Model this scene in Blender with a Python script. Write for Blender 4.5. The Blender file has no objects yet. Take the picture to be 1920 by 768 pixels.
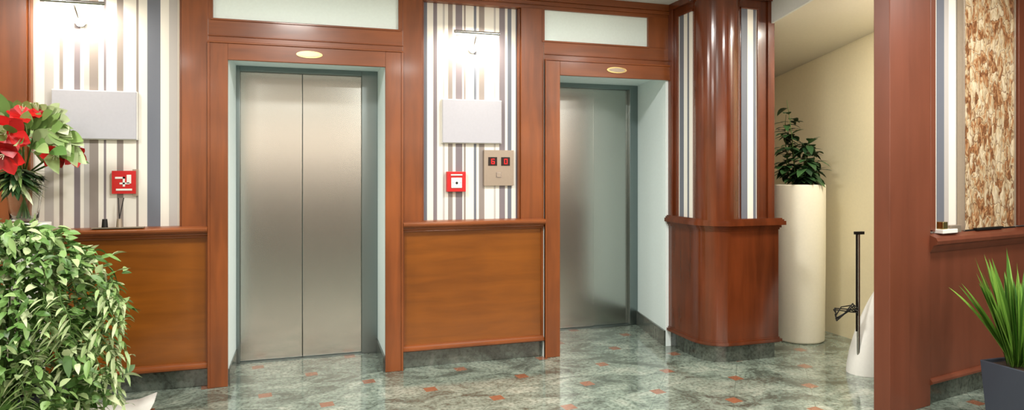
import bpy, math, random
from mathutils import Vector, Matrix
random.seed(7)
sc=bpy.context.scene
sc.view_settings.view_transform='Standard'
sc.view_settings.exposure=0.0

def S(r,g,b):
    f=lambda c:(c/255/12.92) if c/255<=0.04045 else ((c/255+0.055)/1.055)**2.4
    return (f(r),f(g),f(b),1.0)

# ---------------------------------------------------------------- materials
def newmat(n):
    m=bpy.data.materials.new(n); m.use_nodes=True
    nt=m.node_tree; b=nt.nodes['Principled BSDF']
    return m,nt,b
def plain(n,col,rough=0.5,metal=0.0,emit=None,es=0.0,bump=0.0,bscale=60,coat=0):
    m,nt,b=newmat(n)
    nz=nt.nodes.new('ShaderNodeTexNoise'); nz.inputs['Scale'].default_value=bscale
    tc=nt.nodes.new('ShaderNodeTexCoord'); nt.links.new(tc.outputs['Object'],nz.inputs['Vector'])
    mx=nt.nodes.new('ShaderNodeMix'); mx.data_type='RGBA'
    mx.inputs[6].default_value=tuple(c*0.95 for c in col[:3])+(1,)
    mx.inputs[7].default_value=tuple(min(1,c*1.04) for c in col[:3])+(1,)
    nt.links.new(nz.outputs['Fac'],mx.inputs[0]); nt.links.new(mx.outputs[2],b.inputs['Base Color'])
    b.inputs['Roughness'].default_value=rough; b.inputs['Metallic'].default_value=metal
    b.inputs['Coat Weight'].default_value=coat
    if emit: b.inputs['Emission Color'].default_value=emit; b.inputs['Emission Strength'].default_value=es
    if bump:
        bp=nt.nodes.new('ShaderNodeBump'); bp.inputs['Strength'].default_value=bump; bp.inputs['Distance'].default_value=0.01
        nt.links.new(nz.outputs['Fac'],bp.inputs['Height']); nt.links.new(bp.outputs['Normal'],b.inputs['Normal'])
    return m
def wood(n,c1,c2,scale,rough=0.28,coat=.3):
    m,nt,b=newmat(n)
    tc=nt.nodes.new('ShaderNodeTexCoord'); mp=nt.nodes.new('ShaderNodeMapping'); mp.inputs['Scale'].default_value=scale
    nt.links.new(tc.outputs['Object'],mp.inputs['Vector'])
    n1=nt.nodes.new('ShaderNodeTexNoise'); n1.inputs['Scale'].default_value=1.0; n1.inputs['Detail'].default_value=6; n1.inputs['Distortion'].default_value=0.6
    nt.links.new(mp.outputs['Vector'],n1.inputs['Vector'])
    n2=nt.nodes.new('ShaderNodeTexNoise'); n2.inputs['Scale'].default_value=2.2; n2.inputs['Detail'].default_value=3
    nt.links.new(tc.outputs['Object'],n2.inputs['Vector'])
    ad=nt.nodes.new('ShaderNodeMath'); ad.operation='MULTIPLY_ADD'; ad.inputs[1].default_value=0.6
    nt.links.new(n1.outputs['Fac'],ad.inputs[0])
    m2=nt.nodes.new('ShaderNodeMath'); m2.operation='MULTIPLY'; m2.inputs[1].default_value=0.4
    nt.links.new(n2.outputs['Fac'],m2.inputs[0]); nt.links.new(m2.outputs[0],ad.inputs[2])
    r=nt.nodes.new('ShaderNodeValToRGB'); r.color_ramp.elements[0].position=0.32; r.color_ramp.elements[0].color=c1
    r.color_ramp.elements[1].position=0.68; r.color_ramp.elements[1].color=c2
    nt.links.new(ad.outputs[0],r.inputs['Fac']); nt.links.new(r.outputs['Color'],b.inputs['Base Color'])
    b.inputs['Roughness'].default_value=rough; b.inputs['Coat Weight'].default_value=coat; b.inputs['Coat Roughness'].default_value=0.12
    return m
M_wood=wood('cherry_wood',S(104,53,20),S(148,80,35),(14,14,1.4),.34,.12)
M_woodh=wood('cherry_wood_horizontal',S(104,53,20),S(148,80,35),(1.4,14,14),.34,.12)
M_panel=wood('cherry_veneer_panel',S(114,61,9),S(142,80,18),(2,3,16),0.32,.15)
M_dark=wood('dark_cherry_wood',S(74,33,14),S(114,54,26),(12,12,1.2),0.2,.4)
M_right=wood('brown_red_wood',S(102,52,32),S(118,63,42),(12,12,1.2),0.42,.1)

CREAM=S(232,229,219); SLATE=S(108,113,124); MAUVE=S(126,117,122); TAUPE=S(144,134,128); LT=S(186,182,178)
def stripes(n,seq,start=0.0):
    tot=sum(s[1] for s in seq)
    m,nt,b=newmat(n)
    tc=nt.nodes.new('ShaderNodeTexCoord'); sp=nt.nodes.new('ShaderNodeSeparateXYZ'); nt.links.new(tc.outputs['Object'],sp.inputs[0])
    a=nt.nodes.new('ShaderNodeMath'); a.operation='ADD'; nt.links.new(sp.outputs[0],a.inputs[0]); nt.links.new(sp.outputs[1],a.inputs[1])
    a2=nt.nodes.new('ShaderNodeMath'); a2.operation='ADD'; a2.inputs[1].default_value=-start; nt.links.new(a.outputs[0],a2.inputs[0])
    d=nt.nodes.new('ShaderNodeMath'); d.operation='DIVIDE'; d.inputs[1].default_value=tot; nt.links.new(a2.outputs[0],d.inputs[0])
    fr=nt.nodes.new('ShaderNodeMath'); fr.operation='FRACT'; nt.links.new(d.outputs[0],fr.inputs[0])
    r=nt.nodes.new('ShaderNodeValToRGB'); cr=r.color_ramp; cr.interpolation='CONSTANT'
    p=0
    for i,(c,w) in enumerate(seq):
        e=cr.elements[0] if i==0 else (cr.elements[1] if i==1 else cr.elements.new(p))
        e.position=p; e.color=c; p+=w/tot
    nt.links.new(fr.outputs[0],r.inputs['Fac']); nt.links.new(r.outputs['Color'],b.inputs['Base Color'])
    b.inputs['Roughness'].default_value=0.55
    return m
M_paper=stripes('striped_wallpaper',[(SLATE,.045),(CREAM,.045),(MAUVE,.028),(CREAM,.04),(LT,.014),(CREAM,.026),(TAUPE,.035),(CREAM,.022),(MAUVE,.05),(CREAM,.012),(TAUPE,.014),(CREAM,.06),(SLATE,.022),(CREAM,.02),(TAUPE,.04),(CREAM,.075),(LT,.012),(CREAM,.03),(MAUVE,.045),(CREAM,.02),(SLATE,.03),(CREAM,.035)],.79+.06)
M_paper_w=stripes('wide_striped_wallpaper',[(CREAM,.07),(LT,.05),(CREAM,.03),(TAUPE,.02),(CREAM,.06),(MAUVE,.035),(CREAM,.02),(LT,.03),(TAUPE,.05),(CREAM,.03),(MAUVE,.012),(CREAM,.06),(TAUPE,.035),(CREAM,.075),(TAUPE,.012),(CREAM,.05),(SLATE,.075),(CREAM,.05),(LT,.05),(CREAM,.036)],-1.621+.06)
M_paper_p=stripes('broad_striped_wallpaper',[(CREAM,.085),(SLATE,.085),(LT,.05),(CREAM,.14)],.507+.06)
M_paper_c=stripes('pier_striped_wallpaper',[(CREAM,.05),(SLATE,.025),(CREAM,.05),(SLATE,.06)],2.8-.335)

def marble(n,floor=True,dark=False):
    m,nt,b=newmat(n); L=nt.links.new
    tc=nt.nodes.new('ShaderNodeTexCoord')
    mpp=nt.nodes.new('ShaderNodeMapping'); mpp.inputs['Rotation'].default_value=(0,0,.7); mpp.inputs['Scale'].default_value=(1,1.6,1); L(tc.outputs['Object'],mpp.inputs['Vector'])
    n1=nt.nodes.new('ShaderNodeTexNoise'); n1.inputs['Scale'].default_value=3.2; n1.inputs['Detail'].default_value=10; n1.inputs['Roughness'].default_value=0.72; n1.inputs['Distortion'].default_value=.9
    L(mpp.outputs['Vector'],n1.inputs['Vector'])
    r=nt.nodes.new('ShaderNodeValToRGB'); cr=r.color_ramp
    k=0.62 if dark else 1.0
    def K(a,b_,c): return S(a*k,b_*k,c*k)
    cr.elements[0].position=.30; cr.elements[0].color=K(52,56,48)
    cr.elements[1].position=.72; cr.elements[1].color=K(184,190,176)
    e=cr.elements.new(.42); e.color=K(98,107,97)
    e=cr.elements.new(.52); e.color=K(132,146,134)
    L(n1.outputs['Fac'],r.inputs['Fac'])
    n3=nt.nodes.new('ShaderNodeTexNoise'); n3.inputs['Scale'].default_value=45; n3.inputs['Detail'].default_value=5
    L(tc.outputs['Object'],n3.inputs['Vector'])
    r3=nt.nodes.new('ShaderNodeValToRGB'); r3.color_ramp.elements[0].position=.36; r3.color_ramp.elements[0].color=(.45,.45,.42,1); r3.color_ramp.elements[1].position=.55; r3.color_ramp.elements[1].color=(1.05,1.05,1.05,1)
    L(n3.outputs['Fac'],r3.inputs['Fac'])
    mu=nt.nodes.new('ShaderNodeMix'); mu.data_type='RGBA'; mu.blend_type='MULTIPLY'; mu.inputs[0].default_value=.8
    L(r.outputs['Color'],mu.inputs[6]); L(r3.outputs['Color'],mu.inputs[7])
    out=mu.outputs[2]
    if floor:
        mp=nt.nodes.new('ShaderNodeMapping'); mp.vector_type='TEXTURE'
        mp.inputs['Location'].default_value=(1.130,-.751,0); mp.inputs['Rotation'].default_value=(0,0,math.radians(-37.5)); mp.inputs['Scale'].default_value=(.4615,.4615,1)
        L(tc.outputs['Object'],mp.inputs['Vector'])
        sp=nt.nodes.new('ShaderNodeSeparateXYZ'); L(mp.outputs['Vector'],sp.inputs[0])
        def dist(o):
            f=nt.nodes.new('ShaderNodeMath'); f.operation='ROUND'; L(o,f.inputs[0])
            s=nt.nodes.new('ShaderNodeMath'); s.operation='SUBTRACT'; L(o,s.inputs[0]); L(f.outputs[0],s.inputs[1])
            a=nt.nodes.new('ShaderNodeMath'); a.operation='ABSOLUTE'; L(s.outputs[0],a.inputs[0]); return a.outputs[0]
        dx=dist(sp.outputs[0]); dy=dist(sp.outputs[1])
        ad=nt.nodes.new('ShaderNodeMath'); ad.operation='ADD'; L(dx,ad.inputs[0]); L(dy,ad.inputs[1])
        lt=nt.nodes.new('ShaderNodeMath'); lt.operation='LESS_THAN'; lt.inputs[1].default_value=.122; L(ad.outputs[0],lt.inputs[0])
        mn=nt.nodes.new('ShaderNodeMath'); mn.operation='MINIMUM'; L(dx,mn.inputs[0]); L(dy,mn.inputs[1])
        gl=nt.nodes.new('ShaderNodeMath'); gl.operation='LESS_THAN'; gl.inputs[1].default_value=.003; L(mn.outputs[0],gl.inputs[0])
        g=nt.nodes.new('ShaderNodeMix'); g.data_type='RGBA'; L(gl.outputs[0],g.inputs[0]); L(out,g.inputs[6]); g.inputs[7].default_value=S(90,104,94)
        o=nt.nodes.new('ShaderNodeMix'); o.data_type='RGBA'; L(lt.outputs[0],o.inputs[0]); L(g.outputs[2],o.inputs[6])
        rr=nt.nodes.new('ShaderNodeValToRGB'); rr.color_ramp.elements[0].color=S(116,68,46); rr.color_ramp.elements[1].color=S(162,110,84); L(n3.outputs['Fac'],rr.inputs['Fac']); L(rr.outputs['Color'],o.inputs[7])
        out=o.outputs[2]
    L(out,b.inputs['Base Color'])
    b.inputs['Roughness'].default_value=0.1 if floor else .2
    b.inputs['Specular IOR Level'].default_value=.8
    if floor: b.inputs['Coat Weight'].default_value=.35; b.inputs['Coat Roughness'].default_value=.06
    return m
M_floor=marble('green_marble_floor'); M_base=marble('green_marble_base',False,True)

def steel(n,col,rough):
    m,nt,b=newmat(n); L=nt.links.new
    tc=nt.nodes.new('ShaderNodeTexCoord'); mp=nt.nodes.new('ShaderNodeMapping'); mp.inputs['Scale'].default_value=(1,1,900)
    L(tc.outputs['Object'],mp.inputs['Vector'])
    nz=nt.nodes.new('ShaderNodeTexNoise'); nz.inputs['Scale'].default_value=1; nz.inputs['Detail'].default_value=1; L(mp.outputs['Vector'],nz.inputs['Vector'])
    mr=nt.nodes.new('ShaderNodeMapRange'); mr.inputs['To Min'].default_value=rough-.004; mr.inputs['To Max'].default_value=rough+.004
    L(nz.outputs['Fac'],mr.inputs['Value']); L(mr.outputs['Result'],b.inputs['Roughness'])
    b.inputs['Base Color'].default_value=col; b.inputs['Metallic'].default_value=1
    return m
M_steel=steel('brushed_steel',S(184,188,182),.25)
M_steeld=steel('brushed_steel_jamb',S(136,148,148),.32)
M_reveal=plain('white_plaster_reveal',S(238,250,250),.7)
M_cream=plain('cream_plaster',S(214,200,172),.8,bump=.05)
M_south=plain('sage_plaster',S(80,86,78),.8,bump=.05)
M_yellow=plain('warm_cream_plaster',S(232,220,184),.8)
M_soffit=plain('pale_grey_plaster',S(222,214,196),.8)
M_ceil=plain('white_ceiling',S(220,222,220),.8)
M_frost=plain('frosted_glass_panel',S(232,246,242),.5)
M_grey=plain('grey_board',S(184,184,192),.35)
M_white=plain('white_enamel',S(238,238,232),.35)
M_ped=plain('white_ceramic',S(236,230,210),.45)
M_red=plain('red_plastic',S(200,30,30),.35)
M_black=plain('black_metal',S(22,22,22),.35,.3)
M_brass=plain('polished_brass',S(200,180,120),.25,1.0)
M_champ=plain('champagne_steel',S(170,156,140),.4,.6)
M_disp=plain('display_black',S(24,8,8),.3)
M_led=plain('red_led',S(200,20,20),.4,emit=(1,.02,.02,1),es=.8)
M_bulb=plain('lamp_bulb',S(255,240,210),.4,emit=(1,.9,.75,1),es=6)
M_chrome=plain('chrome',S(190,190,190),.2,1.0)
M_slate=plain('slate_planter',S(58,64,76),.45)
M_soil=plain('soil',S(50,36,24),.9,bump=.5)
M_stem=plain('green_stem',S(80,110,50),.6)
M_glowstrip=plain('reflection_strip_glow',S(255,235,210),.5,emit=(1,.76,.62,1),es=7)  # glow of the unseen strips added for the door reflections

def leafmat(n,cols,rough=.45):
    m,nt,b=newmat(n)
    at=nt.nodes.new('ShaderNodeAttribute'); at.attribute_name='rnd'
    r=nt.nodes.new('ShaderNodeValToRGB'); cr=r.color_ramp
    for i,c in enumerate(cols):
        p=i/(len(cols)-1)
        e=cr.elements[0] if i==0 else (cr.elements[1] if i==1 else cr.elements.new(p))
        e.position=p; e.color=c
    nt.links.new(at.outputs['Fac'],r.inputs['Fac']); nt.links.new(r.outputs['Color'],b.inputs['Base Color'])
    b.inputs['Roughness'].default_value=rough
    return m
M_leaf=leafmat('bush_leaf',[S(60,96,38),S(98,138,66),S(136,168,98),S(194,206,160)])
M_leafd=leafmat('dark_leaf',[S(24,52,28),S(66,104,58)])
M_leafs=leafmat('sword_leaf',[S(50,100,28),S(130,176,70)])
M_leafv=leafmat('variegated_leaf',[S(80,120,54),S(140,170,96),S(214,220,186)])
M_petal=leafmat('red_petal',[S(150,4,10),S(214,14,20)])

def glass(n):
    m,nt,b=newmat(n); b.inputs['Base Color'].default_value=(.93,.97,.95,1); b.inputs['Roughness'].default_value=.02
    b.inputs['Transmission Weight'].default_value=1; b.inputs['IOR'].default_value=1.3; return m
M_glass=glass('clear_glass')

def artmat():
    m,nt,b=newmat('gold_relief'); L=nt.links.new
    tc=nt.nodes.new('ShaderNodeTexCoord'); mp=nt.nodes.new('ShaderNodeMapping'); mp.inputs['Scale'].default_value=(16,16,9); L(tc.outputs['Object'],mp.inputs['Vector'])
    n0=nt.nodes.new('ShaderNodeTexNoise'); n0.inputs['Scale'].default_value=1.1; n0.inputs['Detail'].default_value=2; L(mp.outputs['Vector'],n0.inputs['Vector'])
    ad=nt.nodes.new('ShaderNodeVectorMath'); ad.operation='MULTIPLY_ADD'; ad.inputs[1].default_value=(1.6,1.6,1.6); L(n0.outputs['Color'],ad.inputs[0]); L(mp.outputs['Vector'],ad.inputs[2])
    v=nt.nodes.new('ShaderNodeTexVoronoi'); v.feature='DISTANCE_TO_EDGE'; v.inputs['Scale'].default_value=1.0; L(ad.outputs[0],v.inputs['Vector'])
    vc=nt.nodes.new('ShaderNodeTexVoronoi'); vc.feature='F1'; vc.inputs['Scale'].default_value=1.0; L(ad.outputs[0],vc.inputs['Vector'])
    sp=nt.nodes.new('ShaderNodeSeparateColor'); L(vc.outputs['Color'],sp.inputs[0])
    # concentric ridges following each petal cell
    sn=nt.nodes.new('ShaderNodeMath'); sn.operation='MULTIPLY'; sn.inputs[1].default_value=26; L(v.outputs['Distance'],sn.inputs[0])
    si=nt.nodes.new('ShaderNodeMath'); si.operation='SINE'; L(sn.outputs[0],si.inputs[0])
    sm=nt.nodes.new('ShaderNodeMath'); sm.operation='MULTIPLY'; sm.inputs[1].default_value=.05; L(si.outputs[0],sm.inputs[0])
    r1=nt.nodes.new('ShaderNodeValToRGB'); r1.color_ramp.elements[0].position=.0; r1.color_ramp.elements[0].color=S(140,98,64); r1.color_ramp.elements[1].position=.07; r1.color_ramp.elements[1].color=(1,1,1,1); L(v.outputs['Distance'],r1.inputs['Fac'])
    n1=nt.nodes.new('ShaderNodeTexNoise'); n1.inputs['Scale'].default_value=1.6; n1.inputs['Detail'].default_value=7; n1.inputs['Distortion'].default_value=.8; L(mp.outputs['Vector'],n1.inputs['Vector'])
    mm=nt.nodes.new('ShaderNodeMath'); mm.operation='MULTIPLY_ADD'; mm.inputs[1].default_value=.22; L(sp.outputs[0],mm.inputs[0])
    m4=nt.nodes.new('ShaderNodeMath'); m4.operation='MULTIPLY_ADD'; m4.inputs[1].default_value=.78; L(n1.outputs['Fac'],m4.inputs[0]); L(sm.outputs[0],m4.inputs[2]); L(m4.outputs[0],mm.inputs[2])
    r=nt.nodes.new('ShaderNodeValToRGB'); cr=r.color_ramp
    cr.elements[0].position=.34; cr.elements[0].color=S(124,80,48)
    cr.elements[1].position=.66; cr.elements[1].color=S(222,206,176)
    e=cr.elements.new(.43); e.color=S(176,124,80)
    e=cr.elements.new(.52); e.color=S(196,174,136)
    L(mm.outputs[0],r.inputs['Fac'])
    mu=nt.nodes.new('ShaderNodeMix'); mu.data_type='RGBA'; mu.blend_type='MULTIPLY'; mu.inputs[0].default_value=.85; L(r.outputs['Color'],mu.inputs[6]); L(r1.outputs['Color'],mu.inputs[7])
    L(mu.outputs[2],b.inputs['Base Color'])
    bp=nt.nodes.new('ShaderNodeBump'); bp.inputs['Strength'].default_value=.6; bp.inputs['Distance'].default_value=.02; L(v.outputs['Distance'],bp.inputs['Height']); L(bp.outputs['Normal'],b.inputs['Normal'])
    b.inputs['Roughness'].default_value=.4; b.inputs['Metallic'].default_value=.1
    return m
M_art=artmat()

# ---------------------------------------------------------------- builder
class B:
    def __init__(s,name,parent=None):
        s.n=name; s.V=[]; s.F=[]; s.M=[]; s.R=[]; s.sm=[]; s.mats=[]; s.parent=parent
    def mi(s,m):
        if m not in s.mats: s.mats.append(m)
        return s.mats.index(m)
    def add(s,V,F,m,smooth=False,rnd=0.5):
        o=len(s.V); s.V+= [tuple(v) for v in V]; k=s.mi(m)
        for f in F: s.F.append([i+o for i in f]); s.M.append(k); s.R.append(rnd); s.sm.append(smooth)
    def box(s,x0,x1,y0,y1,z0,z1,m):
        V=[(x,y,z) for z in(z0,z1) for y in(y0,y1) for x in(x0,x1)]
        s.add(V,[(0,2,3,1),(4,5,7,6),(0,1,5,4),(2,6,7,3),(0,4,6,2),(1,3,7,5)],m)
    def prism(s,P,z0,z1,m,smooth=False):
        a=sum(P[i][0]*P[(i+1)%len(P)][1]-P[(i+1)%len(P)][0]*P[i][1] for i in range(len(P)))
        if a<0: P=P[::-1]
        n=len(P); V=[(p[0],p[1],z0) for p in P]+[(p[0],p[1],z1) for p in P]
        s.add(V,[tuple(range(n-1,-1,-1)),tuple(range(n,2*n))],m)
        s.add(V,[(i,(i+1)%n,(i+1)%n+n,i+n) for i in range(n)],m,smooth)
    def extr_x(s,prof,x0,x1,m):
        n=len(prof); V=[(x0,p[0],p[1]) for p in prof]+[(x1,p[0],p[1]) for p in prof]
        s.add(V,[tuple(range(n)),tuple(range(2*n-1,n-1,-1))]+[(i,i+n,(i+1)%n+n,(i+1)%n) for i in range(n)],m)
    def tube(s,p0,p1,r0,r1,m,n=12,rnd=.5):
        p0=Vector(p0);p1=Vector(p1);d=(p1-p0).normalized()
        a=d.orthogonal().normalized(); b=d.cross(a)
        V=[]
        for p,r in((p0,r0),(p1,r1)):
            for i in range(n):
                t=2*math.pi*i/n; V.append(p+a*r*math.cos(t)+b*r*math.sin(t))
        s.add(V,[(i,(i+1)%n,(i+1)%n+n,i+n) for i in range(n)],m,True,rnd)
        s.add(V,[tuple(range(n-1,-1,-1)),tuple(range(n,2*n))],m,False,rnd)
    def path(s,P,r,m,n=8,rnd=.5):
        for i in range(len(P)-1): s.tube(P[i],P[i+1],r if not isinstance(r,list) else r[i],r if not isinstance(r,list) else r[i+1],m,n,rnd)
    def lathe(s,cx,cy,prof,m,n=40):
        V=[];F=[]
        for r,z in prof:
            for i in range(n):
                t=2*math.pi*i/n; V.append((cx+r*math.cos(t),cy+r*math.sin(t),z))
        for k in range(len(prof)-1):
            for i in range(n):
                F.append((k*n+i,k*n+(i+1)%n,(k+1)*n+(i+1)%n,(k+1)*n+i))
        s.add(V,F,m,True)
    def leaf(s,p,d,nrm,L,W,m,curl=.2,fold=.15,seg=3,rnd=None,taper=1.0,peak=.45):
        p=Vector(p); d=Vector(d).normalized(); nrm=Vector(nrm)
        side=d.cross(nrm)
        if side.length<1e-3: side=d.orthogonal()
        side.normalize(); up=side.cross(d).normalized()
        V=[p]; F=[]
        for i in range(1,seg+1):
            t=i/(seg+1)
            w=W*.5*(math.sin(math.pi*min(1,t**(math.log(.5)/math.log(peak))))**.8)*taper
            c=p+d*L*t-Vector((0,0,1))*curl*L*t*t
            V+=[c-side*w+up*w*fold,c,c+side*w+up*w*fold]
        V.append(p+d*L-Vector((0,0,1))*curl*L)
        F+=[(0,2,1),(0,3,2)]
        for i in range(seg-1):
            a=1+3*i; F+=[(a,a+1,a+4,a+3),(a+1,a+2,a+5,a+4)]
        a=1+3*(seg-1); e=len(V)-1; F+=[(a,a+1,e),(a+1,a+2,e)]
        s.add(V,F,m,True,random.random() if rnd is None else rnd)
    def done(s,bevel=0,loc=None,rz=0):
        me=bpy.data.meshes.new(s.n); me.from_pydata(s.V,[],s.F); 
        for m in s.mats: me.materials.append(m)
        me.polygons.foreach_set('material_index',s.M); me.polygons.foreach_set('use_smooth',s.sm)
        a=me.attributes.new('rnd','FLOAT','FACE'); a.data.foreach_set('value',s.R)
        me.update(); ob=bpy.data.objects.new(s.n,me); sc.collection.objects.link(ob)
        if loc: ob.location=loc
        ob.rotation_euler[2]=rz
        if bevel:
            md=ob.modifiers.new('bevel','BEVEL'); md.width=bevel; md.segments=2; md.limit_method='ANGLE'; md.angle_limit=math.radians(50)
        if s.parent: ob.parent=s.parent
        return ob
def empty(n,loc=(0,0,0)):
    e=bpy.data.objects.new(n,None); sc.collection.objects.link(e); e.empty_display_size=.1; return e

ZC=2.74
# ---------------------------------------------------------------- room shell
b=B('floor'); b.box(-3.6,5.4,-9.1,2.1,-.1,0,M_floor); b.done()
b=B('ceiling'); b.box(-3.6,5.4,-9.1,-1.7,ZC,ZC+.1,M_ceil); b.box(-3.6,3.36,-1.7,.09,ZC,ZC+.1,M_ceil)
V=[(3.38,-1.7,2.74),(5.4,-1.7,2.74),(5.4,2.1,2.065),(3.38,2.1,2.065)]
V+= [(x,y,z+.1) for x,y,z in V]
b.add(V,[(0,3,2,1),(4,5,6,7),(0,1,5,4),(1,2,6,5),(2,3,7,6),(3,0,4,7)],M_soffit)
V=[(3.36,-1.7,2.739),(3.36,2.1,2.060),(3.36,2.1,2.84),(3.36,-1.7,2.84)]; V+=[(3.38,y,z) for x,y,z in V]
b.add(V,[(0,3,2,1),(4,5,6,7),(0,1,5,4),(1,2,6,5),(2,3,7,6),(3,0,4,7)],M_ceil); b.done()
b=B('wall_west'); b.box(-3.6,-3.5,-9.1,.9,0,ZC,M_cream); b.done()
b=B('wall_east'); b.box(5.3,5.4,-9.1,-1.2,0,ZC,M_south); b.done()
b=B('wall_south'); b.box(-3.6,5.4,-9.1,-9,0,ZC,M_south)
b.box(-3.5,5.3,-9,-8.96,0,1.0,M_dark); b.box(-3.5,5.3,-9,-8.93,1.0,1.06,M_woodh); b.done()
b=B('wall_corridor'); b.box(4.36,4.46,-1.4,2.1,0,2.75,M_yellow); b.box(3.3,4.46,2.0,2.1,0,2.4,M_yellow); b.box(3.2,3.37,.6,2.0,0,2.6,M_yellow); b.done()

b=B('wall_north')
YB=.9
b.box(-3.5,-.614,.09,YB,0,ZC,M_cream)
b.box(.65,1.716,.09,YB,0,ZC,M_cream)
b.box(-.614,.65,.09,YB,2.4,ZC,M_cream)
b.box(1.716,3.1,.09,YB,2.4,ZC,M_cream)
b.box(2.95,3.1,.09,YB,0,2.4,M_cream)
wn=b.done()
b=B('trim_3')
b.box(-.614,-.4925,0,YB,0,2.4,M_reveal)
b.box(.526,.65,0,YB,0,2.4,M_reveal)
b.prism([(1.716,0),(1.8375,0),(1.985,.76),(1.985,YB),(1.716,YB)],0,2.4,M_reveal)
b.prism([(2.758,0),(2.80,0),(2.95,.0),(2.95,YB),(2.906,YB),(2.906,.76)],0,2.4,M_reveal)
for x0,x1,z0 in ((-.4925,.526,2.18),(1.8375,2.9,2.19)):
    b.box(x0,x1,0,YB,z0,2.24,M_reveal); b.box(x0,x1,.09,YB,2.24,2.4,M_reveal)
b.done()
b=B('striped_covering',wn)
b.box(-1.66,-.75,.06,.09,1.0,2.66,M_paper_w)
b.box(.77,1.55,.06,.09,1.0,2.66,M_paper)
b.done()

# wood framing
b=B('trim_1')
WT=[(-2.6,-1.621),(-.7716,-.614),(.65,.79),(1.533,1.716)]
for x0,x1 in WT: b.box(x0,x1,.0,.09,1.04,2.64,M_wood)
for x in (-1.621,-.7716-.014,.79,1.533-.014): b.box(x,x+.014,.02,.07,1.05,2.63,M_wood)
b.box(-3.5,2.8,.0,.09,2.632,ZC,M_woodh)
b.box(-.614,.65,-.002,.09,2.243,2.408,M_woodh)
b.box(1.716,2.8,-.002,.09,2.243,2.398,M_woodh)
b.box(-.614,-.585,-.002,.09,2.40,2.64,M_wood); b.box(.62,.65,-.002,.09,2.40,2.64,M_wood)
b.box(2.60,2.81,-.002,.09,2.39,2.64,M_wood)
b.box(1.70,1.722,-.002,.09,2.39,2.64,M_wood)
b.box(-.60,.635,-.010,.0,2.395,2.408,M_woodh); b.box(1.70,2.61,-.010,.0,2.385,2.398,M_woodh)
b.box(-.614,.65,-.010,.0,2.29,2.298,M_woodh); b.box(1.716,2.8,-.010,.0,2.29,2.298,M_woodh)
b.box(-3.5,2.8,-.03,.0,2.69,ZC,M_woodh); b.box(-3.5,2.8,-.015,.0,2.66,2.69,M_woodh)
b.done(.003)
b=B('window_1'); b.box(-.59,.625,.02,.08,2.40,2.64,M_frost); b.done()
b=B('window_2'); b.box(1.715,2.605,.02,.08,2.39,2.64,M_frost); b.done()

def rail(b,x0,x1):
    b.extr_x([(.06,.975),(.012,.975),(.006,.985),(-.006,.992),(-.012,1.004),(-.035,1.010),(-.045,1.022),(-.045,1.034),(-.036,1.044),(-.01,1.05),(.06,1.052)],x0,x1,M_woodh)
def foot(b,x0,x1):
    b.extr_x([(.06,.122),(.0,.122),(-.012,.13),(-.012,.142),(.0,.150),(.008,.158),(.02,.165),(.06,.165)],x0,x1,M_woodh)
b=B('trim_2')
for x0,x1 in ((-3.5,-.614),(.65,1.716)):
    b.box(x0,x1,.025,.09,.15,.985,M_panel); rail(b,x0,x1); foot(b,x0,x1)
b.box(.652,.664,.012,.03,.16,.98,M_wood); b.box(1.70,1.714,.012,.03,.16,.98,M_wood); b.box(-.628,-.616,.012,.03,.16,.98,M_wood)
b.done()
b=B('baseboard_north')
b.box(-3.5,-.614,.035,.09,0,.125,M_base); b.box(.65,1.716,.035,.09,0,.125,M_base)
b.box(.512,.526,.0,.5,0,.11,M_base); b.box(-.4925,-.482,.0,.5,0,.11,M_base)
b.prism([(2.758,.0),(2.742,.0),(2.89,.74),(2.906,.74)],0,.125,M_base)
b.done(.003)

# ---------------------------------------------------------------- elevators
def elevator(x0,x1,xd0,xs,xd1,yd,zt,zh,fx0,fx1,rightpost):
    e=empty('elevator')
    f=B('door_frame',e)
    f.box(fx0,x0,-.025,.0,0,2.2515,M_wood)
    if rightpost: f.box(x1,fx1,-.025,.0,0,2.2515,M_wood)
    f.box(x0,fx1 if not rightpost else x1,-.025,.0,2.136,2.2515,M_woodh)
    f.box(fx0-.0,fx1,-.035,.0,2.243,2.2545,M_woodh)
    f.box(fx0,fx0+.014,-.034,.0,0,2.243,M_wood)
    if rightpost: f.box(fx1-.014,fx1,-.034,.0,0,2.243,M_wood)
    f.done(.003)
    p=B('door_panel_1',e); p.box(xd0,xs-.002,yd+.03,yd+.055,.008,zh,M_steel); p.done(.002)
    p=B('door_panel_2',e); p.box(xs+.002,xd1,yd+.03+(0 if rightpost else .012),yd+.055+.01,.008,zh,M_steel); p.done(.002)
    j=B('steel_jamb',e)
    j.box(x0 if rightpost else 1.985,xd0,yd,yd+.06,0,zt,M_steeld)
    j.box(xd1,(x1 if rightpost else 2.906),yd,yd+.06,0,zt,M_steeld)
    j.box(xd0,xd1,yd,yd+.06,zh,zt,M_steeld); j.done(.003)
    t=B('threshold',e); t.box(x0 if rightpost else 1.985,x1 if rightpost else 2.9,yd-.0,yd+.1,0,.006,M_steeld)
    t.box(x0 if rightpost else 1.985,x1 if rightpost else 2.9,yd+.075,yd+.12,0.006,zt,M_black); t.done()
    cx=(fx0+fx1)/2 if rightpost else 2.31
    o=B('oval_number_plate',e)
    for (a,c,y0,y1,m) in ((.085,.024,-.031,-.025,M_brass),(.068,.015,-.033,-.031,M_champ)):
        n=40; Vv=[(cx+a*math.cos(2*math.pi*i/n),y,2.195+c*math.sin(2*math.pi*i/n)) for y in(y0,y1) for i in range(n)]
        o.add(Vv,[tuple(range(n)),tuple(range(2*n-1,n-1,-1))]+[(i,i+n,(i+1)%n+n,(i+1)%n) for i in range(n)],m)
    o.done()
elevator(-.4925,.526,-.467,-.031,.405,.50,2.18,2.14,-.614,.65,True)
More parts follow.
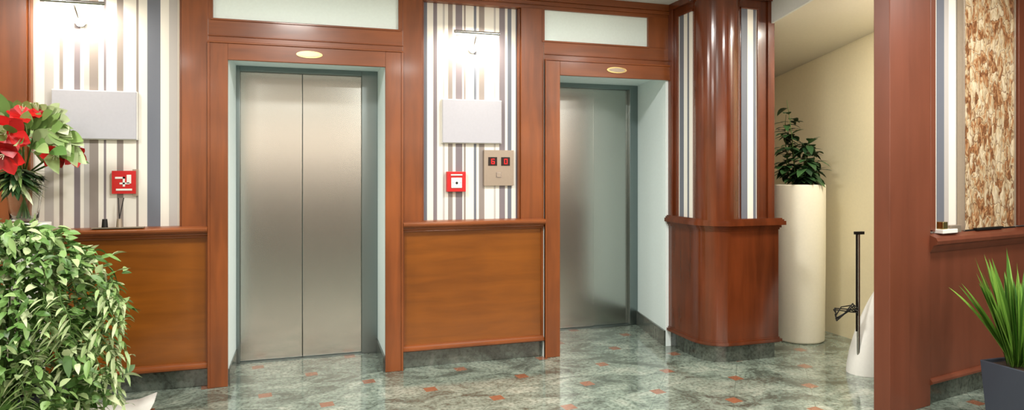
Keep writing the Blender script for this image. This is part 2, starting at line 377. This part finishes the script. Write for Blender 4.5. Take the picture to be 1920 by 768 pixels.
elevator(1.8375,2.758,2.08,2.471,2.82,.735,2.19,2.15,1.716,2.80,False)

# ---------------------------------------------------------------- pier with rounded corner column
def prof(off):
    P=[(2.8-off,.0)]
    cx,cy,r=2.955,-.40,.17+off
    a0=math.degrees(math.acos(-(.155+off)/r)); a1=math.degrees(2*math.pi-math.asin((.10+off)/r))
    for i in range(33):
        t=math.radians(a0+(a1-a0)*i/32); P.append((cx+r*math.cos(t),cy+r*math.sin(t)))
    P+=[(3.38+off,-.50-off),(3.38+off,.6),(3.1,.6),(3.1,0)]
    return P
def prof2(off):
    P=[(2.80-off,.0)]
    cx,cy,r=2.99,-.345,.19+off
    for i in range(25):
        t=math.radians(180+90*i/24); P.append((cx+r*math.cos(t),cy+r*math.sin(t)))
    P+=[(3.38+off,-.535-off),(3.38+off,.6),(3.1,.6),(3.1,0)]
    return P
pe=empty('corner_pier')
b=B('marble_foot',pe); b.prism(prof2(-.005),0,.125,M_base); b.done()
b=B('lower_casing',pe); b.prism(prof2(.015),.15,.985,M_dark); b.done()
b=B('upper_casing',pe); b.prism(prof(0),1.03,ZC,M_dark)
b.box(2.785,2.80,-.135,-.12,1.05,2.63,M_dark); b.box(2.785,2.80,-.335,-.125,2.62,2.635,M_dark)
b.box(2.78,2.80,-.06,-.0,1.05,ZC,M_dark)
b.box(3.236,3.25,-.515,-.50,1.05,2.63,M_dark); b.box(3.09,3.25,-.515,-.50,2.62,2.635,M_dark)
b.box(3.33,3.39,-.515,-.50,1.05,ZC,M_dark)
b.done(.003)
b=B('wallpaper_inset',pe); b.box(2.796,2.80,-.325,-.135,1.05,2.62,M_paper_c); b.box(3.10,3.236,-.504,-.50,1.05,2.62,M_paper_c); b.done()
b=B('chair_rail',pe)
for off,z0,z1 in ((.022,.97,.985),(.032,.985,1.005),(.055,1.005,1.035),(.045,1.035,1.047),(.035,1.047,1.056)): b.prism(prof2(off),z0,z1,M_dark)
for off,z0,z1 in ((.022,.122,.13),(.035,.13,.15),(.022,.15,.162)): b.prism(prof2(off),z0,z1,M_dark)
b.done(.003)
b=B('crown',pe)
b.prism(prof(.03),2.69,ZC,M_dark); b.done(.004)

# ---------------------------------------------------------------- right partition
pa=empty('wall_partition'); CL=(3.166,-1.74,0); RZ=math.radians(11)
def PB(n): return B(n,pa)
b=PB('posts'); b.box(0,.19,-.012,.085,0,ZC,M_right); b.box(.19,.423,0,.085,0,ZC,M_right)
b.box(.423,.47,.0,.085,1.05,ZC,M_right); b.box(.47,.507,.015,.085,1.04,ZC,M_right); b.box(1.46,2.3,0,.085,1.04,ZC,M_right)
b.done(.004,CL,RZ)
b=PB('lower_panel'); b.box(.423,2.3,.012,.085,.15,.94,M_right)
b.extr_x([(.06,.92),(.0,.92),(-.012,.94),(-.02,.96),(-.04,.97),(-.045,.99),(-.035,1.01),(.02,1.03),(.06,1.03)],.415,2.3,M_right)
b.extr_x([(.06,.122),(.0,.122),(-.012,.13),(-.012,.142),(.0,.155),(.06,.165)],.423,2.3,M_right); b.done(0,CL,RZ)
b=PB('marble_foot'); b.box(.423,2.3,.02,.085,0,.125,M_base); b.done(.003,CL,RZ)
b=PB('striped_covering')
b.box(.50,1.47,.06,.085,1.02,ZC,M_paper_p); b.done(0,CL,RZ)
b=B('wall_artwork'); b.box(.82,1.44,.022,.055,1.035,2.70,M_art)
for x in (.812,1.436): b.box(x,x+.012,.012,.056,1.028,2.71,M_champ)
b.box(.812,1.448,.012,.056,1.022,1.036,M_black)
b.box(.93,1.25,-.005,.02,1.03,1.045,M_black)
b.done(.002,CL,RZ)
b=B('small_gift_box'); b.box(.50,.66,-.03,.03,1.03,1.055,M_white); b.box(.52,.57,-.02,.02,1.055,1.10,M_brass); b.box(.60,.72,-.02,.015,1.03,1.075,M_champ); b.done(.003,CL,RZ)

# ---------------------------------------------------------------- wall items
def picture_light(x,z=2.40):
    e=empty('picture_light')
    b=B('arm',e); b.tube((x,.06,z-.09),(x,.045,z-.09),.03,.03,M_chrome,20)
    b.path([(x,.05,z-.09),(x,.0,z-.07),(x,-.06,z-.02),(x,-.09,z+.0)],.006,M_chrome)
    b.tube((x-.17,-.09,z+.003),(x+.17,-.09,z+.003),.012,.012,M_chrome,14)
    b.tube((x-.05,.02,z-.09),(x+.05,.02,z-.09),.014,.014,M_bulb,14)
    b.tube((x-.15,-.086,z-.010),(x+.15,-.086,z-.010),.006,.006,M_bulb,10); b.done()
    l=bpy.data.lights.new('picture_light_glow','AREA'); l.shape='RECTANGLE'; l.size=.3; l.size_y=.04; l.energy=4.8; l.color=(1,.9,.76)
    o=bpy.data.objects.new('glow',l); sc.collection.objects.link(o); o.location=(x,-.088,z-.03)
    d=Vector((0,.15,-.20)); o.rotation_euler=d.to_track_quat('-Z','Y').to_euler(); o.parent=e
picture_light(1.17); picture_light(-1.35,2.43)

def board(x0,x1,z0,z1):
    b=B('blank_grey_signboard'); b.box(x0,x1,.02,.045,z0,z1,M_grey); 
    b.box(x0-.004,x1+.004,.03,.058,z0-.004,z1+.004,M_white)
    b.done(.003)
board(.941,1.387,1.615,1.93); board(-1.498,-1.035,1.61,1.91)

b=B('fire_alarm_call_point'); b.box(.973,1.113,.015,.06,1.258,1.405,M_red)
b.box(1.003,1.083,.008,.016,1.285,1.36,M_white)
b.tube((1.043,.009,1.322),(1.043,.004,1.322),.009,.009,M_black,16)
for s in(-1,1):
    b.add([(1.043+s*.034,.006,1.33),(1.043+s*.034,.006,1.314),(1.043+s*.018,.006,1.322)],[(0,1,2),(2,1,0)],M_black)
b.box(1.0,1.086,.006,.016,1.375,1.385,M_white)
b.done(.003)

b=B('elevator_floor_display'); b.box(1.256,1.487,.035,.06,1.30,1.564,M_champ)
for x0 in (1.288,1.388): b.box(x0,x0+.068,.032,.036,1.448,1.512,M_disp)
def seg(b,x,z,w,h,which):
    t=.006; y0,y1=.028,.032
    D={'a':(x,x+w,z+h-t,z+h),'d':(x,x+w,z,z+t),'g':(x,x+w,z+h/2-t/2,z+h/2+t/2),'f':(x,x+t,z+h/2,z+h),'e':(x,x+t,z,z+h/2),'b':(x+w-t,x+w,z+h/2,z+h),'c':(x+w-t,x+w,z,z+h/2)}
    for k in which: q=D[k]; b.box(q[0],q[1],y0,y1,q[2],q[3],M_led)
seg(b,1.310,1.460,.026,.040,'afgedc'); seg(b,1.410,1.460,.026,.040,'abcdef')
b.box(1.350,1.388,.03,.036,1.36,1.40,M_chrome); b.box(1.354,1.384,.027,.031,1.364,1.396,M_champ)
b.done()

b=B('fire_hose_sign'); b.box(-1.174,-1.04,.03,.045,1.265,1.41,M_red); b.box(-1.06,-1.03,.04,.06,1.25,1.42,M_champ)
w=M_white
b.box(-1.155,-1.10,.026,.031,1.36,1.372,w); b.box(-1.112,-1.10,.026,.031,1.31,1.372,w); b.box(-1.15,-1.06,.026,.031,1.285,1.297,w)
b.box(-1.09,-1.065,.026,.031,1.33,1.385,w); b.box(-1.13,-1.075,.026,.031,1.325,1.336,w)
b.done()
b=B('reed_diffuser')
b.box(-1.27,-.98,-.04,.0,1.052,1.058,M_champ)
for x in(-1.2,-1.12): b.tube((x,-.02,1.058),(x,-.02,1.11),.018,.014,M_black if x<-1.15 else M_champ,16)
b.path([(-1.12,-.02,1.11),(-1.13,.0,1.24)],.003,M_black); b.path([(-1.12,-.02,1.11),(-1.10,.0,1.24)],.003,M_black)
b.done()

# ---------------------------------------------------------------- white column planter with plant
pl=empty('column_planter'); cx,cy=3.945,-.12
b=B('column_pot',pl); b.lathe(cx,cy,[(0,0),(.19,0),(.203,.01),(.205,.02),(.212,.6),(.214,1.285),(.21,1.296),(.195,1.298),(.19,1.29),(.188,1.25)],M_ped,56)
b.lathe(cx,cy,[(.19,1.26),(0,1.265)],M_soil); b.done()
b=B('foliage',pl)
def branchy(b,base,tip,n,L,W,mat,bend=.1):
    base=Vector(base); tip=Vector(tip); mid=(base+tip)/2+Vector((random.uniform(-bend,bend),random.uniform(-bend,bend),.03))
    P=[]
    for i in range(9):
        t=i/8; P.append(base*(1-t)**2+mid*2*t*(1-t)+tip*t*t)
    b.path(P,[.006-.0005*i for i in range(9)],M_stem,6)
    for k in range(n):
        t=random.uniform(.25,1); i=min(7,int(t*8)); p=P[i].lerp(P[i+1],t*8-i)
        a=random.uniform(0,6.283); d=Vector((math.cos(a),math.sin(a),random.uniform(-.2,.7)))
        b.leaf(p,d,(0,0,1),L*random.uniform(.7,1.2),W*random.uniform(.7,1.2),mat,curl=random.uniform(.2,.7),seg=4)
for (dx,dy,z,n) in ((-.13,-.02,2.0,18),(-.08,.05,1.80,22),(.1,-.05,1.62,26),(-.14,-.08,1.62,26),(.03,-.1,1.66,26),(.18,.02,1.58,16),(-.02,-.12,1.5,30),(.14,-.1,1.42,22),(-.15,.05,1.45,22),(-.12,.0,1.88,14),(-.05,-.14,1.44,22),(.05,-.14,1.40,18)):
    branchy(b,(cx+dx*.2,cy+dy*.2,1.26),(cx+dx,cy+dy,z),n,.13,.065,M_leafd)
b.done()

# ---------------------------------------------------------------- stand with white body in the corridor
b=B('display_stand')
px,py=3.65,-1.05
b.path([(px,py,.02),(px,py,.98)],.011,M_chrome,10)
b.path([(px-.018,py,.3),(px-.018,py,.98)],.005,M_black,10)
b.box(px-.03,px+.04,py-.012,py+.012,.97,.99,M_black)
Vv=[];N=14;Ff=[]
for i in range(N+1):
    t=i/N; z=.0+.56*t; rr=.18*(1-t**1.6)**.9+.012
    for k in range(20):
        a=2*math.pi*k/20; Vv.append((px+.15+.03*t+rr*math.cos(a),py+.03+rr*.7*math.sin(a),z))
for i in range(N):
    for k in range(20): Ff.append((i*20+k,i*20+(k+1)%20,(i+1)*20+(k+1)%20,(i+1)*20+k))
b.add(Vv,Ff,M_white,True)
for k in range(6):
    a=k*1.1; b.path([(px,py,.40+.01*k),(px-.07,py-.02+.02*math.sin(a),.47+.03*math.cos(a)),(px-.15-.012*k,py-.03*math.cos(a),.44+.05*math.sin(a*2)),(px-.20,py,.40+.015*k)],.004,M_black,6)
b.done()

# ---------------------------------------------------------------- slate planter with sword leaves
sp=empty('sword_leaf_plant'); cx,cy=3.735,-2.06
b=B('square_planter',sp)
def sq(h,z,inn=0): return [(cx-h,cy-h,z),(cx+h,cy-h,z),(cx+h,cy+h,z),(cx-h,cy+h,z)]
V=sq(.10,0)+sq(.122,.35)+sq(.108,.35)+sq(.105,.33)
F=[(3,2,1,0)]
for k in range(3):
    for i in range(4): F.append((k*4+i,k*4+(i+1)%4,k*4+4+(i+1)%4,k*4+4+i))
b.add(V,F,M_slate); b.add(sq(.107,.332),[(0,1,2,3)],M_soil); b.done(.003)
b=B('leaves',sp)
for k in range(58):
    a=random.uniform(0,6.283); r=random.uniform(0,.05)
    lean=random.uniform(.05,.68)
    if k%3==0: a=2.95+random.uniform(-.25,.6); lean=random.uniform(.2,.62)
    elif math.sin(a)>0: lean*=.5
    d=Vector((math.cos(a)*lean,math.sin(a)*lean,1))
    b.leaf((cx+r*math.cos(a),cy+r*math.sin(a),.33),d,Vector((-math.cos(a)*.4+random.uniform(-.5,.5),-1,.3)),random.uniform(.42,.70),random.uniform(.034,.056),M_leafs,curl=lean*random.uniform(.1,.4),seg=10,fold=.4,peak=.4)
b.done()

# ---------------------------------------------------------------- big bush at left
bu=empty('potted_bush'); bx,by=-1.42,-.80
b=B('pot',bu); b.lathe(bx,by,[(0,0.03),(.15,.03),(.155,.04),(.19,.30),(.195,.31),(.18,.31),(.175,.27),(0,.27)],M_slate,40)
b.done()
b=B('foliage',bu)
KN=[(.17,.26),(.26,.38),(.4,.45),(.6,.43),(.85,.39),(1.0,.36),(1.14,.26)]
def rad(z):
    for (z0,r0),(z1,r1) in zip(KN,KN[1:]):
        if z<=z1: return r0+(r1-r0)*(z-z0)/(z1-z0)
    return .2
for k in range(70):
    a=random.uniform(0,6.283); z=random.uniform(.3,1.05); r=rad(z)*.8
    b.path([(bx,by,.27),(bx+.4*r*math.cos(a),by+.4*r*math.sin(a),.3+(z-.3)*.7),(bx+r*math.cos(a),by+r*math.sin(a),z)],.004,M_stem,5)
cnt=0
while cnt<5400:
    z=random.uniform(.17,1.13); a=random.uniform(0,6.283)
    lump=1+.15*math.sin(a*3+z*9)+.12*math.sin(a*7-z*13)+.07*math.sin(a*13+z*21)
    r=rad(z)*lump*random.uniform(.6,1.04)
    if z>1.0: r*=random.uniform(.1,1)
    p=Vector((bx+r*math.cos(a),by+r*math.sin(a)*.85,z))
    if p.y>-.40: continue
    d=Vector((math.cos(a)+random.uniform(-1,1),math.sin(a)+random.uniform(-1,1),random.uniform(-.7,.9)))
    nn=Vector((math.cos(a)*.5+random.uniform(-.8,.8),math.sin(a)*.5+random.uniform(-.8,.8),1))
    b.leaf(p,d,nn,random.uniform(.04,.085),random.uniform(.018,.042),M_leaf,curl=random.uniform(-.2,.7),fold=random.uniform(0,.6),seg=3,rnd=random.random()**1.2); cnt+=1
for k in range(40):
    a=random.uniform(-2.6,.5); r=rad(.5)*1.02; p=Vector((bx+r*math.cos(a),by+r*math.sin(a)*.85,random.uniform(.3,.95)))
    for j in range(7):
        q=p+Vector((math.cos(a)*.008+random.uniform(-.015,.015),random.uniform(-.01,.01),-.028)); b.tube(p,q,.0025,.0025,M_stem,5); p=q
        if p.z<.05: break
        for s in(-1,1): b.leaf(p,(s*math.sin(a)+.3*math.cos(a)+random.uniform(-.4,.4),s*-math.cos(a),random.uniform(-.5,.3)),(0,0,1),.07,.018,M_leaf,curl=.6,rnd=random.uniform(.6,1))
b.done()
b=B('white_floor_tray')
V=[];F=[];n=10
for i in range(n+1):
    for j in range(n+1):
        u=i/n;v=j/n; V.append((bx-.35+.92*u,by-.32+.80*v,.012+.010*math.sin(u*7)*math.sin(v*5)+(.05*(abs(u-.5)*2)**6+.04*(abs(v-.5)*2)**6)))
for i in range(n):
    for j in range(n): a=i*(n+1)+j; F.append((a,a+n+1,a+n+2,a+1))
b.add(V,F,M_white,True); o=b.done(); md=o.modifiers.new('solid','SOLIDIFY'); md.thickness=.006

# ---------------------------------------------------------------- flower vase on pedestal
vx,vy=-1.56,-.21
b=B('flower_pedestal'); b.lathe(vx,vy,[(0,0),(.13,0),(.13,.03),(.10,.06),(.095,1.03),(.12,1.07),(.13,1.09),(.13,1.11),(0,1.11)],M_white,40); b.done()
fv=empty('flower_vase')
b=B('glass_vase',fv); b.lathe(vx,vy,[(0,1.112),(.06,1.112),(.068,1.12),(.075,1.2),(.095,1.34),(.10,1.38),(.095,1.38),(.09,1.34),(.07,1.2),(.06,1.125),(0,1.122)],M_glass,40); b.done()
b=B('bouquet',fv)
for k in range(26):
    a=random.uniform(0,6.283); r=random.uniform(.02,.05)
    b.path([(vx+r*.8*math.cos(a),vy+r*.8*math.sin(a),1.13),(vx-r*math.cos(a),vy-r*math.sin(a),1.40)],.004,M_stem,6)
def flower(c,axis,R):
    c=Vector(c); ax=Vector(axis).normalized(); u=ax.orthogonal().normalized(); v=ax.cross(u)
    b.tube(Vector((vx,vy,1.38)),c-ax*.03,.005,.006,M_stem,6)
    for k in range(6):
        t=k*math.pi/3+ (.1 if k%2 else 0); rd=u*math.cos(t)+v*math.sin(t)
        b.leaf(c-ax*.03,(rd*1.0+ax*.5),ax,R*1.15,R*.85,M_petal,curl=.15,seg=6,fold=.25,peak=.55)
    for k in range(5):
        t=k*1.256; b.tube(c,c+ax*.05+(u*math.cos(t)+v*math.sin(t))*.015,.0015,.0015,M_leafv,5,1.0)
flower((-1.55,-.48,1.61),(.1,-1,.1),.12); flower((-1.66,-.45,1.68),(-.3,-1,.3),.10)
flower((-1.49,-.44,1.73),(.3,-.8,.7),.07); flower((-1.55,-.50,1.50),(0,-1,-.4),.10)
flower((-1.34,-.42,1.50),(.3,-1,-.4),.07); flower((-1.25,-.40,1.50),(.7,-.8,-.3),.065); flower((-1.66,-.49,1.55),(-.4,-1,-.1),.11)
flower((-1.42,-.43,1.745),(.1,-.7,.8),.05)
for k in range(80):
    a=random.uniform(0,6.283); el=random.uniform(.0,1.2); d=Vector((math.cos(a)*math.cos(el),math.sin(a)*math.cos(el)*.8-.1,math.sin(el)))
    p=Vector((vx+.06,vy-.12,1.50))+d*random.uniform(.05,.25)
    if p.y+d.y*.2>.02: continue
    b.leaf(p,d+Vector((.15,0,0)),(random.uniform(-.5,.5),-1,.6),random.uniform(.10,.16),random.uniform(.05,.085),M_leafv,curl=random.uniform(.1,.6),seg=5,rnd=random.random()*.75)
for k in range(150):
    a=random.uniform(0,6.283); d=Vector((math.cos(a),math.sin(a)-.3,random.uniform(-.6,.3)))
    b.leaf(Vector((vx,vy-.1,1.43-random.random()*.10)),d,(0,0,1),random.uniform(.1,.17),random.uniform(.02,.045),M_leafd if k%2 else M_leafv,curl=random.uniform(.1,.45),seg=4)
for k in range(18):
    d=Vector((random.uniform(.3,1),-.5,random.uniform(-.6,.8))); b.leaf(Vector((vx+.16+random.uniform(0,.10),vy-.18,1.60+random.uniform(-.07,.08))),d,(random.uniform(-.6,.6),-1,.5),.15,.08,M_leafv,curl=.4,seg=6,rnd=random.uniform(.3,.9))
for k in range(10):
    d=Vector((-.4+.14*k,-.3,.7)); b.leaf(Vector((vx-.02+.02*k,vy-.16,1.70)),d,(.1*k-.3,-1,.5),.16,.06,M_leafv,curl=.3,seg=6,rnd=.2+.07*k)
b.done()

# ---------------------------------------------------------------- lights
def fill_downlight(x,y,e,z=ZC,col=(1,.97,.92),size=.35):  # unseen ceiling light with ring, added to brighten the room
    p=empty('added_downlight')
    b=B('ring',p); b.lathe(x,y,[(size*.5,z-.001),(size*.5+.04,z-.001),(size*.5+.04,z-.012),(size*.5,z-.014),(size*.5,z-.001)],M_chrome,32); b.done()
    l=bpy.data.lights.new('fill_downlight','AREA'); l.shape='DISK'; l.size=size; l.energy=e; l.color=col
    o=bpy.data.objects.new('fill_lamp',l); sc.collection.objects.link(o); o.location=(x,y,z-.016); o.parent=p
for x,y,e in ((-2.0,-1.6,42),(-.1,-1.5,44),(1.7,-1.5,44),(3.0,-2.6,30),(4.2,-2.5,30),(-1.5,-4,50),(1.2,-3.8,54),(4.2,-4.6,34),(-1.5,-6.4,18),(1.5,-6.4,18),(4.2,-6.4,18)):  # one near the partition is added to brighten its wallpaper
    fill_downlight(x,y,e)
l=bpy.data.lights.new('corridor_fill','AREA'); l.shape='DISK'; l.size=.3; l.energy=30; l.color=(1,.94,.82)  # unseen fill light added above the view to brighten the corridor
o=bpy.data.objects.new('corridor_fill_light',l); sc.collection.objects.link(o); o.location=(3.75,-1.35,2.62)
e=empty('door_reflection_strip'); b=B('strip_face',e); b.box(-3.0,5.1,-8.96,-8.88,1.85,2.25,M_glowstrip); b.done(.01)  # unseen glowing strip, added to give the steel doors a warm reflected band
b=B('strip_backing',e); b.box(-3.05,5.15,-9.0,-8.955,1.81,2.29,M_chrome); b.done(.004)
e=empty('door_reflection_strip'); b=B('strip_face',e); b.box(5.18,5.26,-8.7,-3.2,1.82,2.22,M_glowstrip); b.done(.01)  # second added strip, reflected by the right-hand elevator doors
b=B('strip_backing',e); b.box(5.255,5.3,-8.75,-3.15,1.78,2.26,M_chrome); b.done(.004)
w=bpy.data.worlds.new('w'); sc.world=w; w.use_nodes=True; w.node_tree.nodes['Background'].inputs[0].default_value=(.9,.85,.78,1); w.node_tree.nodes['Background'].inputs[1].default_value=.3

# ---------------------------------------------------------------- camera
cam=bpy.data.cameras.new('camera'); co=bpy.data.objects.new('camera',cam); sc.collection.objects.link(co)
co.location=(0,-4.68,1.41); co.rotation_euler=(math.radians(90),0,math.radians(-17.35))
cam.sensor_width=36; cam.lens=1232/1920*36; cam.shift_y=-64/1920; cam.clip_start=.05
sc.camera=co
